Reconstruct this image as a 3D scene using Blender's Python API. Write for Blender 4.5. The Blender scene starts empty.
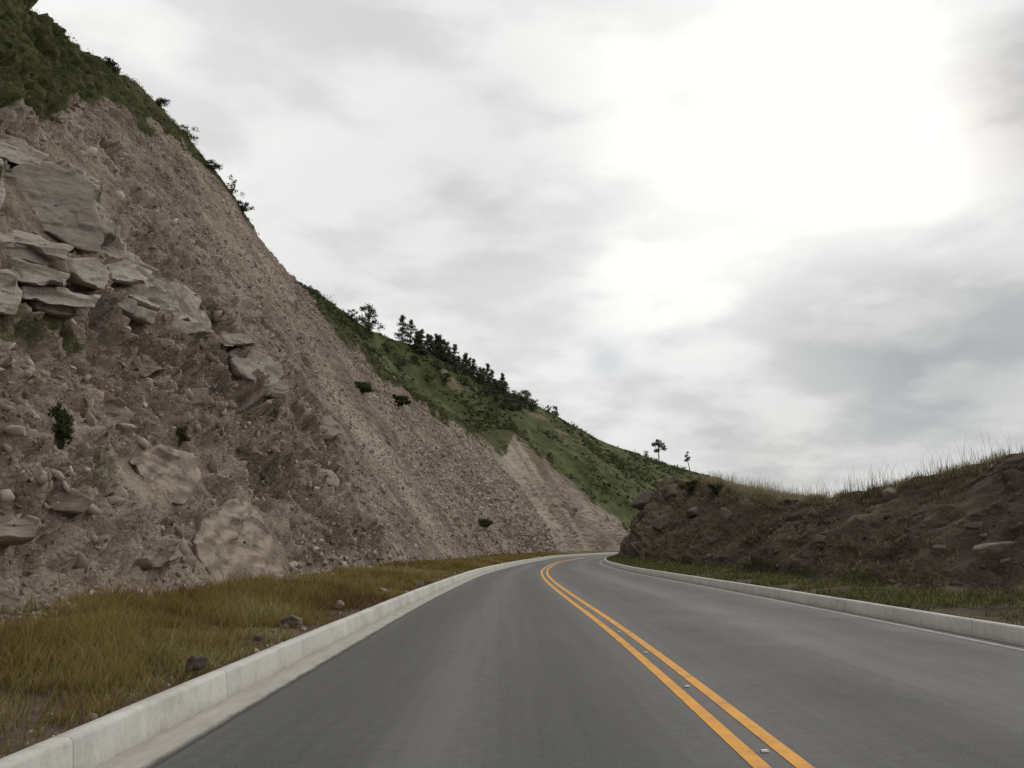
import bpy, bmesh, math, random
import numpy as np
from mathutils import Vector, Matrix
from mathutils.bvhtree import BVHTree

random.seed(7)
rng = np.random.default_rng(7)
scene = bpy.context.scene
COL = scene.collection

# ------------------------------------------------------------------ camera
CAM = np.array([0.0, 0.0, 1.6]); F = 800.0
PITCH = math.atan(161.0 / F)
FW = np.array([0, math.cos(PITCH), math.sin(PITCH)])
UP = np.array([0, -math.sin(PITCH), math.cos(PITCH)])
cd = bpy.data.cameras.new('camera'); cam = bpy.data.objects.new('camera', cd); COL.objects.link(cam)
cam.location = CAM; cam.rotation_euler = (math.radians(90) + PITCH, 0, 0)
cd.sensor_width = 36; cd.lens = F / 1024 * 36; cd.clip_end = 9000; cd.clip_start = 0.1
scene.camera = cam
scene.view_settings.view_transform = 'Standard'
scene.view_settings.look = 'None'
scene.view_settings.exposure = 0

def project(P):
    R = P - CAM
    d = R @ FW
    dd = np.where(d > 0.05, d, 0.05)
    return 512 + F * R[..., 0] / dd, 384 - F * (R @ UP) / dd, d

def ray(px, py):
    v = np.array([px - 512.0, 0, 0]) + FW * F + UP * (384.0 - py)
    return v / np.linalg.norm(v)

def at_depth(px, py, Y):
    r = ray(px, py)
    return CAM + r * (Y / r[1])

# ------------------------------------------------------------------ noise
def hsh(ix, iy, iz, s):
    n = (ix.astype(np.int64) * 374761393 + iy.astype(np.int64) * 668265263 + iz.astype(np.int64) * 1440662683 + s * 974634767) & 0xffffffff
    n = ((n ^ (n >> 13)) * 1274126177) & 0xffffffff
    n = ((n ^ (n >> 15)) * 2246822519) & 0xffffffff
    n = n ^ (n >> 16)
    return n / 4294967296.0

def vnoise(P, s=0):
    I = np.floor(P); f = P - I; f = f * f * (3 - 2 * f); I = I.astype(np.int64)
    out = 0
    for a in (0, 1):
        wx = f[:, 0] if a else 1 - f[:, 0]
        for b in (0, 1):
            wy = f[:, 1] if b else 1 - f[:, 1]
            for c in (0, 1):
                wz = f[:, 2] if c else 1 - f[:, 2]
                out = out + wx * wy * wz * hsh(I[:, 0] + a, I[:, 1] + b, I[:, 2] + c, s)
    return out

def fbm(P, octv=5, s=0, gain=0.5):
    t = 0; a = 1; n = 0
    for o in range(octv):
        t = t + a * vnoise(P * (2.03 ** o) + 17.3 * o, s + o); n += a; a *= gain
    return t / n

def facets(P, s=0):
    I = np.floor(P).astype(np.int64)
    best = np.full(len(P), 1e9); rid = np.zeros(len(P)); tilt = np.zeros(len(P))
    for a in (-1, 0, 1):
        for b in (-1, 0, 1):
            for c in (-1, 0, 1):
                x, y, z = I[:, 0] + a, I[:, 1] + b, I[:, 2] + c
                j = np.stack([hsh(x, y, z, s + k) for k in (1, 2, 3)], 1)
                D = P - (np.stack([x, y, z], 1) + j)
                d = (D * D).sum(1)
                m = d < best
                if m.any():
                    best[m] = d[m]
                    rid[m] = hsh(x[m], y[m], z[m], s + 9)
                    td = np.stack([hsh(x[m], y[m], z[m], s + k) - .5 for k in (11, 12, 13)], 1)
                    tilt[m] = (D[m] * td).sum(1) * 2
    return np.sqrt(best), rid, tilt

def sstep(a, b, x):
    t = np.clip((x - a) / (b - a), 0, 1); return t * t * (3 - 2 * t)

# ------------------------------------------------------------------ mesh helpers
def mesh_np(name, V, Fs, attrs=None, smooth=False):
    me = bpy.data.meshes.new(name)
    V = np.ascontiguousarray(V, dtype=np.float32); Fs = np.ascontiguousarray(Fs, dtype=np.int32)
    me.vertices.add(len(V)); me.vertices.foreach_set('co', V.ravel())
    me.loops.add(Fs.size); me.loops.foreach_set('vertex_index', Fs.ravel())
    me.polygons.add(len(Fs)); me.polygons.foreach_set('loop_start', np.arange(len(Fs), dtype=np.int32) * Fs.shape[1])
    me.update(calc_edges=True)
    me.validate()
    if smooth:
        me.polygons.foreach_set('use_smooth', np.ones(len(me.polygons), dtype=bool))
    for k, a in (attrs or {}).items():
        a = np.asarray(a, dtype=np.float32)
        at = me.attributes.new(k, 'FLOAT', 'POINT'); at.data.foreach_set('value', a.ravel())
    return me

def grid_faces(n, m):
    i = np.arange(n - 1)[:, None] * m + np.arange(m - 1)[None, :]
    i = i.ravel()
    return np.stack([i, i + m, i + m + 1, i + 1], 1)

def tag(o, label=None, cat=None, group=None, kind=None):
    if label: o['label'] = label
    if cat: o['category'] = cat
    if group: o['group'] = group
    if kind: o['kind'] = kind
    return o

def obj(name, me, m, parent=None):
    o = bpy.data.objects.new(name, me); COL.objects.link(o)
    if m and not me.materials: me.materials.append(m)
    if parent: o.parent = parent
    return o

def empty(name, loc, label, cat, group=None):
    o = bpy.data.objects.new(name, None); COL.objects.link(o); o.location = loc
    o.empty_display_size = 0.3
    return tag(o, label, cat, group)

def dup(root, loc, rotz, scale, label, group):
    r = root.copy(); COL.objects.link(r); r.location = loc; r.rotation_euler = (0, 0, rotz); r.scale = scale
    r['label'] = label
    if group: r['group'] = group
    elif 'group' in r: del r['group']
    for ch in list(root.children):
        c = ch.copy(); COL.objects.link(c); c.parent = r
    return r

# ------------------------------------------------------------------ materials
class NT:
    def __init__(s, name):
        s.m = bpy.data.materials.new(name); s.m.use_nodes = True
        s.t = s.m.node_tree; s.n = s.t.nodes
        s.b = s.n['Principled BSDF']; s.out = s.n['Material Output']
    def add(s, typ, **kw):
        x = s.n.new(typ)
        for k, v in kw.items(): setattr(x, k, v)
        return x
    def ln(s, a, b): s.t.links.new(a, b)
    def put(s, sock, v):
        if hasattr(v, 'is_linked'): s.ln(v, sock)
        else: sock.default_value = v
    def coord(s): return s.add('ShaderNodeTexCoord').outputs['Object']
    def mapv(s, v, sc):
        x = s.add('ShaderNodeMapping'); s.ln(v, x.inputs[0]); x.inputs['Scale'].default_value = sc; return x.outputs[0]
    def noise(s, v, sc, det=4, ro=.55, dist=0):
        x = s.add('ShaderNodeTexNoise'); s.ln(v, x.inputs['Vector']); x.inputs['Scale'].default_value = sc
        x.inputs['Detail'].default_value = det; x.inputs['Roughness'].default_value = ro; x.inputs['Distortion'].default_value = dist
        return x.outputs['Fac']
    def voro(s, v, sc, feat='F1'):
        x = s.add('ShaderNodeTexVoronoi', feature=feat); s.ln(v, x.inputs['Vector']); x.inputs['Scale'].default_value = sc
        return x
    def attr(s, name): return s.add('ShaderNodeAttribute', attribute_name=name).outputs['Fac']
    def math(s, op, a, b=0.0, clamp=False):
        x = s.add('ShaderNodeMath', operation=op, use_clamp=clamp); s.put(x.inputs[0], a); s.put(x.inputs[1], b); return x.outputs[0]
    def rng(s, v, a, b, c=0.0, d=1.0):
        x = s.add('ShaderNodeMapRange'); s.put(x.inputs[0], v)
        for i, q in enumerate((a, b, c, d)): x.inputs[i + 1].default_value = q
        return x.outputs[0]
    def mix(s, f, a, b, mode='MIX'):
        x = s.add('ShaderNodeMix', data_type='RGBA', blend_type=mode)
        s.put(x.inputs[0], f)
        for i, q in ((6, a), (7, b)):
            if isinstance(q, tuple): x.inputs[i].default_value = (*q, 1)
            else: s.ln(q, x.inputs[i])
        return x.outputs[2]
    def ramp(s, f, stops):
        x = s.add('ShaderNodeValToRGB'); s.put(x.inputs[0], f)
        e = x.color_ramp.elements
        while len(e) < len(stops): e.new(.5)
        for k, (p, c) in zip(e, stops): k.position = p; k.color = (*c, 1)
        return x.outputs[0]
    def bump(s, h, st=.5, dist=.1, nrm=None):
        x = s.add('ShaderNodeBump'); s.ln(h, x.inputs['Height']); x.inputs['Strength'].default_value = st; x.inputs['Distance'].default_value = dist
        if nrm: s.ln(nrm, x.inputs['Normal'])
        return x.outputs[0]
    def done(s, col, rough=.95, nrm=None, spec=.2):
        s.put(s.b.inputs['Base Color'], col if not isinstance(col, tuple) else (*col, 1))
        s.put(s.b.inputs['Roughness'], rough); s.b.inputs['Specular IOR Level'].default_value = spec
        if nrm: s.ln(nrm, s.b.inputs['Normal'])
        return s.m

def earth_mat(name, dark, mid, light, vega, vegb, big=.12, fine=2.2, bs=.9, bd=.18, vscale=.9, speck=.5, lo=.44, hi=.94):
    t = NT(name); c = t.coord()
    n1 = t.noise(c, big, 5, .62); n2 = t.noise(c, fine, 6, .72); n3 = t.noise(c, fine * 6, 2, .6)
    f = t.math('ADD', t.math('MULTIPLY', n1, .35), t.math('MULTIPLY', n2, .55))
    f = t.math('ADD', f, t.math('MULTIPLY', t.attr('tone'), .44))
    f = t.rng(f, lo, hi)
    col = t.ramp(f, [(0, dark), (.5, mid), (1, light)])
    v2 = t.voro(c, fine * 3.6)
    st = t.add('ShaderNodeSeparateColor'); t.ln(v2.outputs['Color'], st.inputs[0])
    col = t.mix(t.rng(st.outputs[0], .6, 1, 0, speck), col, light)
    col = t.mix(t.rng(n3, .4, .7, 0, .45), col, dark)
    vn = t.noise(c, vscale, 5, .68)
    vcol = t.mix(t.rng(vn, .36, .64), vega, vegb)
    vf = t.math('ADD', t.attr('veg'), t.math('MULTIPLY', t.math('SUBTRACT', n1, .5), .5))
    vf = t.math('ADD', vf, t.math('MULTIPLY', t.math('SUBTRACT', vn, .5), .9))
    col = t.mix(t.rng(vf, .42, .62), col, vcol)
    h = t.math('ADD', t.math('MULTIPLY', n2, 1.4), t.math('MULTIPLY', v2.outputs['Distance'], -.4))
    h = t.math('ADD', h, t.math('MULTIPLY', n3, .22))
    return t.done(col, .97, t.bump(h, bs, bd), .1)

M_slope = earth_mat('cut_slope_earth', (.125, .092, .072), (.295, .227, .182), (.49, .41, .345), (.046, .053, .022), (.118, .115, .052), .12, 2.6, 1, .17, .9, .5, .40, .90)
M_bank = earth_mat('bank_earth', (.052, .039, .029), (.098, .075, .055), (.185, .147, .113), (.07, .068, .028), (.165, .142, .075), .3, 3, .9, .12, .9, .3)
M_verge = earth_mat('verge_soil', (.05, .036, .026), (.10, .075, .052), (.19, .15, .11), (.12, .09, .035), (.18, .14, .055), .5, 5, .7, .05)
M_hill = earth_mat('hill_ground', (.16, .122, .075), (.24, .19, .12), (.33, .265, .18), (.042, .054, .022), (.125, .134, .056), .03, .5, .8, .5, .16)
M_ground = earth_mat('plain_ground', (.06, .055, .03), (.09, .08, .045), (.12, .10, .06), (.05, .06, .02), (.09, .10, .035), .05, .6, .5, .2)

def rock_mat(name, dark, light, sc=1.0, swirl=False):
    t = NT(name); c = t.coord()
    n1 = t.noise(c, .6 * sc, 6, .65, .6); n2 = t.noise(t.mapv(c, (1, 1.4, 5)), 1.2 * sc, 5, .7); n3 = t.noise(c, 9 * sc, 3, .6)
    info = t.add('ShaderNodeObjectInfo').outputs['Random']
    f = t.math('ADD', t.math('MULTIPLY', n1, .6), t.math('MULTIPLY', n2, .4))
    f = t.math('ADD', f, t.math('MULTIPLY', t.math('SUBTRACT', info, .5), .10))
    if swirl:
        wv = t.add('ShaderNodeTexWave'); t.ln(c, wv.inputs['Vector']); wv.inputs['Scale'].default_value = .7; wv.inputs['Distortion'].default_value = 9
        wv.inputs['Detail'].default_value = 3; wv.inputs['Detail Scale'].default_value = .8
        f = t.math('ADD', t.math('MULTIPLY', f, .7), t.math('MULTIPLY', wv.outputs['Fac'], .28))
    col = t.mix(t.rng(f, .34, .66), dark, light)
    col = t.mix(t.rng(n3, .45, .72, 0, .5), col, dark)
    h = t.math('ADD', n2, t.math('MULTIPLY', n3, .2)); h = t.math('ADD', h, t.math('MULTIPLY', n1, .8))
    return t.done(col, .92, t.bump(h, .9, .14 / sc), .2)
M_rock = rock_mat('pale_rock', (.24, .197, .166), (.54, .475, .418), .8)
M_swirl = rock_mat('banded_rock', (.18, .136, .109), (.37, .298, .248), 1.0, True)
M_rock_s = rock_mat('brown_rock', (.15, .115, .092), (.38, .308, .256), 2.5)
M_rock_d = rock_mat('dark_rock', (.055, .044, .035), (.155, .127, .102), 1.6)

def stone_mat(name, a, b, d):
    t = NT(name); c = t.coord()
    f = t.math('ADD', t.math('MULTIPLY', t.attr('tone'), .8), t.math('MULTIPLY', t.noise(c, 4, 3, .6), .3))
    return t.done(t.ramp(f, [(0, a), (.55, b), (1, d)]), .95, None, .15)
M_scree = stone_mat('scree_stone', (.13, .098, .078), (.305, .24, .195), (.52, .445, .382))
M_bstone = stone_mat('bank_stone', (.046, .037, .029), (.105, .083, .064), (.20, .166, .135))

# asphalt
t = NT('asphalt'); c = t.coord()
lat = t.attr('lat')
n1 = t.noise(t.mapv(c, (1.1, .05, 1)), 1, 5, .6); n2 = t.noise(c, .35, 5, .6); n3 = t.noise(c, 70, 3, .75); n4 = t.noise(t.mapv(c, (6, .10, 1)), 1, 4, .6)
n5 = t.noise(c, 7, 5, .75)
trk = t.math('POWER', t.math('ABSOLUTE', t.math('SINE', t.math('MULTIPLY', lat, math.pi * 4))), 1.5)
f = t.math('ADD', t.math('MULTIPLY', n1, .40), t.math('MULTIPLY', n2, .3))
f = t.math('ADD', f, t.math('MULTIPLY', n4, .22)); f = t.math('ADD', f, t.math('MULTIPLY', n5, .32)); f = t.math('ADD', f, t.math('MULTIPLY', trk, -.19))
col = t.ramp(t.rng(f, .34, .66), [(0, (.040, .0395, .038)), (.5, (.069, .0675, .064)), (1, (.122, .119, .111))])
ck = t.add('ShaderNodeTexVoronoi', feature='DISTANCE_TO_EDGE')
wob_ = t.add('ShaderNodeVectorMath', operation='ADD'); t.ln(c, wob_.inputs[0])
nz_ = t.add('ShaderNodeTexNoise'); t.ln(c, nz_.inputs['Vector']); nz_.inputs['Scale'].default_value = 1.1; nz_.inputs['Detail'].default_value = 4; t.ln(nz_.outputs['Color'], wob_.inputs[1])
t.ln(t.mapv(wob_.outputs[0], (.22, .07, 1)), ck.inputs['Vector']); ck.inputs['Scale'].default_value = 1.0
ckf = t.math('MULTIPLY', t.rng(ck.outputs['Distance'], .0, .006, 1, 0), t.rng(n2, .48, .6))
col = t.mix(t.math('MULTIPLY', ckf, .55), col, (.022, .022, .022))
col = t.mix(t.rng(n3, .40, .66, 0, .75), col, t.mix(.55, col, (.21, .205, .195)))
M_asph = t.done(col, t.rng(n2, .3, .7, .72, .88), t.bump(n3, .7, .01), .3)

t = NT('gutter_concrete'); c = t.coord()
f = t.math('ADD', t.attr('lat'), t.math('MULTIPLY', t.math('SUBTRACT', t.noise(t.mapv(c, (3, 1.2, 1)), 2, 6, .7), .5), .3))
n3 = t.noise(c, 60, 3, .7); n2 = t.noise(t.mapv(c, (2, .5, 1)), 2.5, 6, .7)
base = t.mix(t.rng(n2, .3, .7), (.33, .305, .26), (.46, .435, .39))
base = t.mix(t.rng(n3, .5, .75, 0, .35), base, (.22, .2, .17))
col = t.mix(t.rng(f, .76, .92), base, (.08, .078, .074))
M_gut = t.done(col, .9, t.bump(n3, .4, .01), .2)

t = NT('kerb_concrete'); c = t.coord()
n1 = t.noise(c, 1.3, 6, .65); n2 = t.noise(c, 14, 4, .65); n3 = t.noise(t.mapv(c, (4, 4, .6)), 1.6, 5, .7)
f = t.math('ADD', t.math('MULTIPLY', n1, .5), t.math('MULTIPLY', n3, .35))
col = t.ramp(t.rng(f, .26, .60), [(0, (.40, .38, .34)), (.45, (.55, .53, .49)), (1, (.66, .64, .60))])
col = t.mix(t.rng(n2, .55, .8, 0, .5), col, (.28, .26, .22))
low = t.add('ShaderNodeSeparateXYZ'); t.ln(c, low.inputs[0])
col = t.mix(t.rng(t.math('ADD', low.outputs[2], t.math('MULTIPLY', n1, .2)), .08, .2, .35, 0), col, (.28, .255, .215))
col = t.mix(t.math('MULTIPLY', t.attr('tone'), .5), col, (.15, .135, .11))
M_kerb = t.done(col, .9, t.bump(n2, .6, .015), .2)

def paint(name, a, b):
    t = NT(name); c = t.coord()
    n1 = t.noise(c, 3, 5, .7); n2 = t.noise(c, 70, 3, .7)
    f = t.math('ADD', t.math('MULTIPLY', n1, .5), t.math('MULTIPLY', n2, .5))
    col = t.mix(t.rng(n1, .35, .65), a, b)
    col = t.mix(t.rng(f, .54, .64, 0, .75), col, (.09, .085, .075))
    return t.done(col, .75, t.bump(n2, .3, .004), .3)
M_yel = paint('yellow_road_paint', (.72, .335, .028), (.60, .265, .022))
M_wht = paint('white_road_paint', (.34, .33, .31), (.20, .195, .18))
t = NT('stud_plastic'); c = t.coord()
M_stud = t.done(t.mix(t.noise(c, 30, 4), (.50, .50, .48), (.65, .65, .63)), .5, None, .4)
t = NT('stud_lens'); M_lens = t.done(t.mix(t.noise(t.coord(), 60, 2), (.5, .42, .28), (.6, .58, .5)), .25, None, .5)

def leaf_mat(name, dark, light, tr=.3):
    t = NT(name); c = t.coord()
    col = t.mix(t.rng(t.attr('tone'), .0, 1.0), dark, light)
    t.done(col, .8, None, .15)
    tl = t.add('ShaderNodeBsdfTranslucent'); t.ln(col, tl.inputs[0])
    mx = t.add('ShaderNodeMixShader'); mx.inputs[0].default_value = tr
    t.ln(t.b.outputs[0], mx.inputs[1]); t.ln(tl.outputs[0], mx.inputs[2]); t.ln(mx.outputs[0], t.out.inputs[0])
    return t.m
M_pine = leaf_mat('pine_foliage', (.06, .072, .048), (.145, .16, .10), .5)
M_leaf = leaf_mat('scrub_foliage', (.046, .053, .022), (.155, .15, .066), .4)
M_hleaf = leaf_mat('hill_foliage', (.034, .045, .02), (.11, .12, .053), .35)
t = NT('bark'); M_bark = t.done(t.mix(t.noise(t.mapv(t.coord(), (6, 6, 1)), 2, 4), (.03, .024, .018), (.09, .075, .06)), .9)

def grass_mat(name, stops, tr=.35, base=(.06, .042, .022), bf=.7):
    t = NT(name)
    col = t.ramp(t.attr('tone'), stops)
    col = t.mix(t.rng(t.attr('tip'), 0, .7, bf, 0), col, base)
    t.done(col, .85, None, .15)
    tl = t.add('ShaderNodeBsdfTranslucent'); t.ln(col, tl.inputs[0])
    mx = t.add('ShaderNodeMixShader'); mx.inputs[0].default_value = tr
    t.ln(t.b.outputs[0], mx.inputs[1]); t.ln(tl.outputs[0], mx.inputs[2]); t.ln(mx.outputs[0], t.out.inputs[0])
    return t.m
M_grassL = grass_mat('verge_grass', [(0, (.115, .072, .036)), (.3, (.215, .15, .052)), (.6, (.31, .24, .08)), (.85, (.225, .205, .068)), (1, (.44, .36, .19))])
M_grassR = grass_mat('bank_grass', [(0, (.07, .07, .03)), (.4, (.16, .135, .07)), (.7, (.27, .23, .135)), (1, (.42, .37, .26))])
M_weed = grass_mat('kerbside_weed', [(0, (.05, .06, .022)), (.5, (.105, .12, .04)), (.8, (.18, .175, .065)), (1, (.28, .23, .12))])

# ------------------------------------------------------------------ alignment curves
Yg = np.arange(-20, 215.1, 0.5)
def curve(tb, win=25):
    a = np.array(tb, float)
    yy = np.arange(-60, 260.1, .5)
    x = np.interp(yy, a[:, 0], a[:, 1])
    k = np.hanning(win * 2 + 1); k /= k.sum()
    xs = np.convolve(np.pad(x, win, mode='reflect', reflect_type='odd'), k, 'valid')
    return lambda q: np.interp(q, yy, xs)
cl = curve([(-60, -3.08), (5, -3.08), (25, -2.8), (46, -1.95), (67, .2), (107, 5.5), (150, 18), (200, 42), (300, 115)])
cc = curve([(-60, 2.0), (6, 1.95), (13.5, 2.1), (24, 1.85), (38, 1.65), (52, 1.95), (75, 3.9), (107, 9.3), (130, 15.4), (150, 22), (200, 46), (300, 119)])
cr = curve([(-60, 8.4), (13, 8.3), (22, 8.2), (34, 7.8), (51, 7.2), (70, 7.9), (85, 9.5), (100, 12.3), (120, 17.7), (150, 28), (200, 52), (300, 125)])
def frame(c, y):
    dx = (c(y + .5) - c(y - .5))
    n = np.sqrt(1 + dx * dx)
    T = np.stack([dx / n, 1 / n], -1)
    NL = np.stack([-T[..., 1], T[..., 0]], -1)
    return np.stack([c(y), y], -1), T, NL

# ------------------------------------------------------------------ road
m = 24
u = np.linspace(0, 1, m)
xl, xc, xr = cl(Yg), cc(Yg), cr(Yg)
X = np.where(u[None, :] < .5, xl[:, None] - .1 + (xc - xl + .1)[:, None] * (u * 2)[None, :], xc[:, None] + (xr + .1 - xc)[:, None] * (u * 2 - 1)[None, :])
V = np.stack([X, np.repeat(Yg[:, None], m, 1), np.zeros_like(X)], -1).reshape(-1, 3)
tag(obj('road', mesh_np('road', V, grid_faces(len(Yg), m)[:, ::-1], {'lat': np.repeat(u[None, :], len(Yg), 0)}, True), M_asph), 'grey asphalt mountain road curving to the right', 'road', kind='structure')

def ribbon(name, c, o0, o1, z, m_, lab, cat, cols=4, y0=-18, y1=214):
    y = np.arange(y0, y1, .5); P, T, NL = frame(c, y)
    o = np.linspace(o0, o1, cols)
    XY = P[:, None, :] - NL[:, None, :] * o[None, :, None]
    V = np.concatenate([XY, np.full(XY.shape[:2] + (1,), z)], -1).reshape(-1, 3)
    la = np.repeat(np.linspace(0, 1, cols)[None, :], len(y), 0)
    return tag(obj(name, mesh_np(name, V, grid_faces(len(y), cols)[:, ::-1], {'lat': la}, True), m_), lab, cat, kind='structure')
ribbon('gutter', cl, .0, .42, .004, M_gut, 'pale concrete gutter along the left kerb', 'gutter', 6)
ribbon('road_marking', cc, -.225, -.09, .005, M_yel, 'left line of the double yellow centre line', 'road marking')
ribbon('road_marking', cc, .09, .225, .005, M_yel, 'right line of the double yellow centre line', 'road marking')
ribbon('road_marking', cr, -.42, -.30, .005, M_wht, 'dull white edge line in front of the right kerb', 'road marking')

KH = .28
def kerb(name, c, side, lab):
    prof = np.array([(0, -.06), (.035, KH - .03), (.06, KH), (.18, KH), (.20, KH - .03), (.20, -.06)])
    rows = []
    y = -12.0; L = 3.0
    while y < 212:
        for a in (0, .5, 1, 1.5, 2, 2.5): rows.append((y + .012 + a * (L - .024) / 2.5, 0))
        rows.append((y + L - .004, 1)); rows.append((y + L + .004, 1)); y += L
    yv = np.array([r[0] for r in rows]); jn = np.array([r[1] for r in rows], float)
    P, T, NL = frame(c, yv)
    cen = np.array([.1, KH * .5]); pr = prof[None] - (prof - cen)[None] * (jn * .035)[:, None, None]
    wob = (fbm(np.stack([yv * .5, yv * 0, yv * 0 + 3], 1), 4, 9) - .5) * .012
    XY = P[:, None, :] + NL[:, None, :] * side * (pr[..., 0] + wob[:, None])[..., None]
    V = np.concatenate([XY, (pr[..., 1] + np.where(pr[..., 1] > .1, wob[:, None], 0))[..., None]], -1).reshape(-1, 3)
    Fc = grid_faces(len(yv), len(prof))
    if side > 0: Fc = Fc[:, ::-1]
    me = mesh_np(name, V, Fc, {'tone': np.repeat(jn[:, None], len(prof), 1)})
    return tag(obj(name, me, M_kerb), lab, 'kerb', kind='structure')
kerb('left_kerb', cl, 1, 'pale concrete kerb in jointed lengths along the grassy left verge')
kerb('right_kerb', cr, -1, 'pale concrete kerb in jointed lengths below the dark right bank')

# road studs
for i, (yy, w) in enumerate([(6.75, 0), (9.7, 0), (12.65, 0), (15.6, 0), (18.55, 0), (21.5, 0)]):
    bm = bmesh.new()
    r = bmesh.ops.create_cube(bm, size=1)
    for v in bm.verts:
        s = .62 if v.co.z > 0 else 1
        v.co = Vector((v.co.x * .06 * (.85 if v.co.z > 0 else 1), v.co.y * .06 * s, (v.co.z + .5) * .014))
    bmesh.ops.bevel(bm, geom=bm.edges[:], offset=.002, segments=2, affect='EDGES')
    me = bpy.data.meshes.new('stud_body'); bm.to_mesh(me); bm.free()
    pl = ['nearest', 'second nearest', 'third nearest', 'fourth nearest', 'fifth nearest', 'farthest'][i]
    root = empty('road_stud', (float(cc(yy)), yy, .0045), 'small white road stud between the yellow lines, %s to the camera' % pl, 'road stud', 'road studs along the yellow centre line')
    obj('stud_body', me, M_stud, root)
    me2 = mesh_np('reflector', np.array([(-.022, -.029, .004), (.022, -.029, .004), (.020, -.0225, .0115), (-.020, -.0225, .0115)]), np.array([[0, 1, 2, 3]]))
    obj('reflector', me2, M_lens, root)

# ------------------------------------------------------------------ left verge
VW = 5.0
KB = .198
def verge_z(lat, y, x):
    P = np.stack([x.ravel() * .6, y.ravel() * .6, np.zeros(x.size)], 1)
    return (.22 + .27 * sstep(0, 3.5, lat) + .2 * (fbm(P, 4, 31).reshape(x.shape) - .5) * sstep(0, .6, lat))
ys = np.arange(-14, 214, .4); la = np.linspace(0, VW + 2.5, 36)
P, T, NL = frame(cl, ys)
XY = P[:, None, :] + NL[:, None, :] * (la + KB)[None, :, None]
Z = verge_z(np.repeat(la[None, :], len(ys), 0), XY[..., 1], XY[..., 0])
V = np.concatenate([XY, Z[..., None]], -1).reshape(-1, 3)
lrep = np.repeat(la[None, :], len(ys), 0)
tn = fbm(V * 1.3, 4, 5); vg = (sstep(.2, 1.0, lrep) * (1 - .7 * sstep(3.2, 5, lrep))).ravel() * .5
tag(obj('left_verge', mesh_np('left_verge', V, grid_faces(len(ys), len(la)), {'tone': tn, 'veg': vg}, True), M_verge), 'strip of brown soil between left kerb and cut slope', 'verge', kind='structure')

# ------------------------------------------------------------------ left cut slope
silL = np.array([(-900, -900), (-200, -190), (30, 0), (75, 38), (140, 87), (190, 136), (215, 168), (245, 214), (270, 248), (297, 280), (345, 330), (395, 378), (440, 408), (480, 432), (512, 430), (560, 470), (600, 505), (640, 535), (800, 600)], float)
TAN = 1.45
st = np.concatenate([np.arange(-10, 5, .5), np.arange(5, 62, .18), np.arange(62, 125, .33), np.arange(125, 214, .9)])
P, T, NL = frame(cl, st)
TOE = P + NL * (VW + .5 + .9 * (fbm(np.stack([st * .16, st * 0, st * 0], 1), 4, 77) - .5)[:, None] * 2)
Hs = np.linspace(2, 60, 600)
H = np.zeros(len(st))
for i in range(len(st)):
    q = np.stack([TOE[i, 0] + NL[i, 0] * Hs / TAN, TOE[i, 1] + NL[i, 1] * Hs / TAN, .45 + Hs], -1)
    px, py, d = project(q)
    ok = (py <= np.interp(px, silL[:, 0], silL[:, 1])) & (d > 1)
    H[i] = Hs[np.argmax(ok)] if ok.any() else 60
k = np.hanning(9); k /= k.sum()
H = np.convolve(np.pad(H, 4, mode='edge'), k, 'valid')
nq, nb = 310, 26
q = np.linspace(0, 1, nq)
back = (np.linspace(0, 1, nb + 1)[1:] ** 1.5) * 55
ang = math.atan(TAN)
run = np.concatenate([q[None, :] * (H / TAN)[:, None], (H / TAN)[:, None] + back[None, :]], 1)
zz = np.concatenate([.42 + q[None, :] * H[:, None], .42 + H[:, None] - .02 * back[None, :] - .0035 * back[None, :] ** 2], 1)
XY = TOE[:, None, :] + NL[:, None, :] * run[..., None]
B = np.concatenate([XY, zz[..., None]], -1)
n_, m_ = B.shape[:2]
Bf = B.reshape(-1, 3)
nrm = np.stack([-NL[:, 0] * math.sin(ang), -NL[:, 1] * math.sin(ang), np.full(len(st), math.cos(ang))], -1)
Nf = np.repeat(nrm[:, None, :], m_, 1).reshape(-1, 3)
qq = np.concatenate([q, np.full(nb, 1.0)])[None, :].repeat(n_, 0).ravel()
hh = (Bf[:, 2] - .42)
ss = np.repeat(st[:, None], m_, 1).ravel()
isb = np.arange(m_)[None, :].repeat(n_, 0).ravel() >= nq
wob = fbm(Bf * .09, 4, 3)
band = sstep(45, 54, ss + (wob - .5) * 20)
rough = 1 - .84 * band
rough = np.maximum(rough, .38 * sstep(82, 90, ss + (wob - .5) * 14) * (1 - sstep(.5, .8, qq)))
S = np.stack([ss, Bf[:, 0] * .6, Bf[:, 2] + ss * .18], 1)
S = S + (np.stack([fbm(S * .35 + 9, 4, 41), fbm(S * .35 + 33, 4, 42), fbm(S * .35 + 71, 4, 43)], 1) - .5) * 3.2
_, r1, t1 = facets(S / np.array([4.6, 3.6, 3.0]), 100)
_, r2, t2 = facets(S / np.array([1.5, 1.4, 1.2]), 200)
_, r3, t3 = facets(S / np.array([.62, .6, .52]), 300)
foot = sstep(0, .05, qq)
big = (fbm(Bf * .06, 4, 8) - .5) * 4.0
rid = np.abs(fbm(np.stack([ss * .22, hh * .035, hh * 0], 1), 4, 19) - .5)
gul = (rid - .1) * 4.0 * (.3 + .7 * rough)
fine = (fbm(Bf * 1.3, 4, 12, .68) - .5) * (.40 + .75 * rough)
blocky = .3 + 1.1 * sstep(.45, .60, fbm(Bf * .12, 3, 27))
lay = S[:, 2] / 1.15 + fbm(Bf * .3, 3, 37) * 1.5
ledge = ((lay - np.floor(lay)) - .5) * .4 * sstep(.50, .62, fbm(Bf * .15, 3, 38)) * (1 - band)
bx, by, bd_ = project(Bf)
flat = np.zeros(len(Bf))            # smoother ground round the big flush slabs
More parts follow.
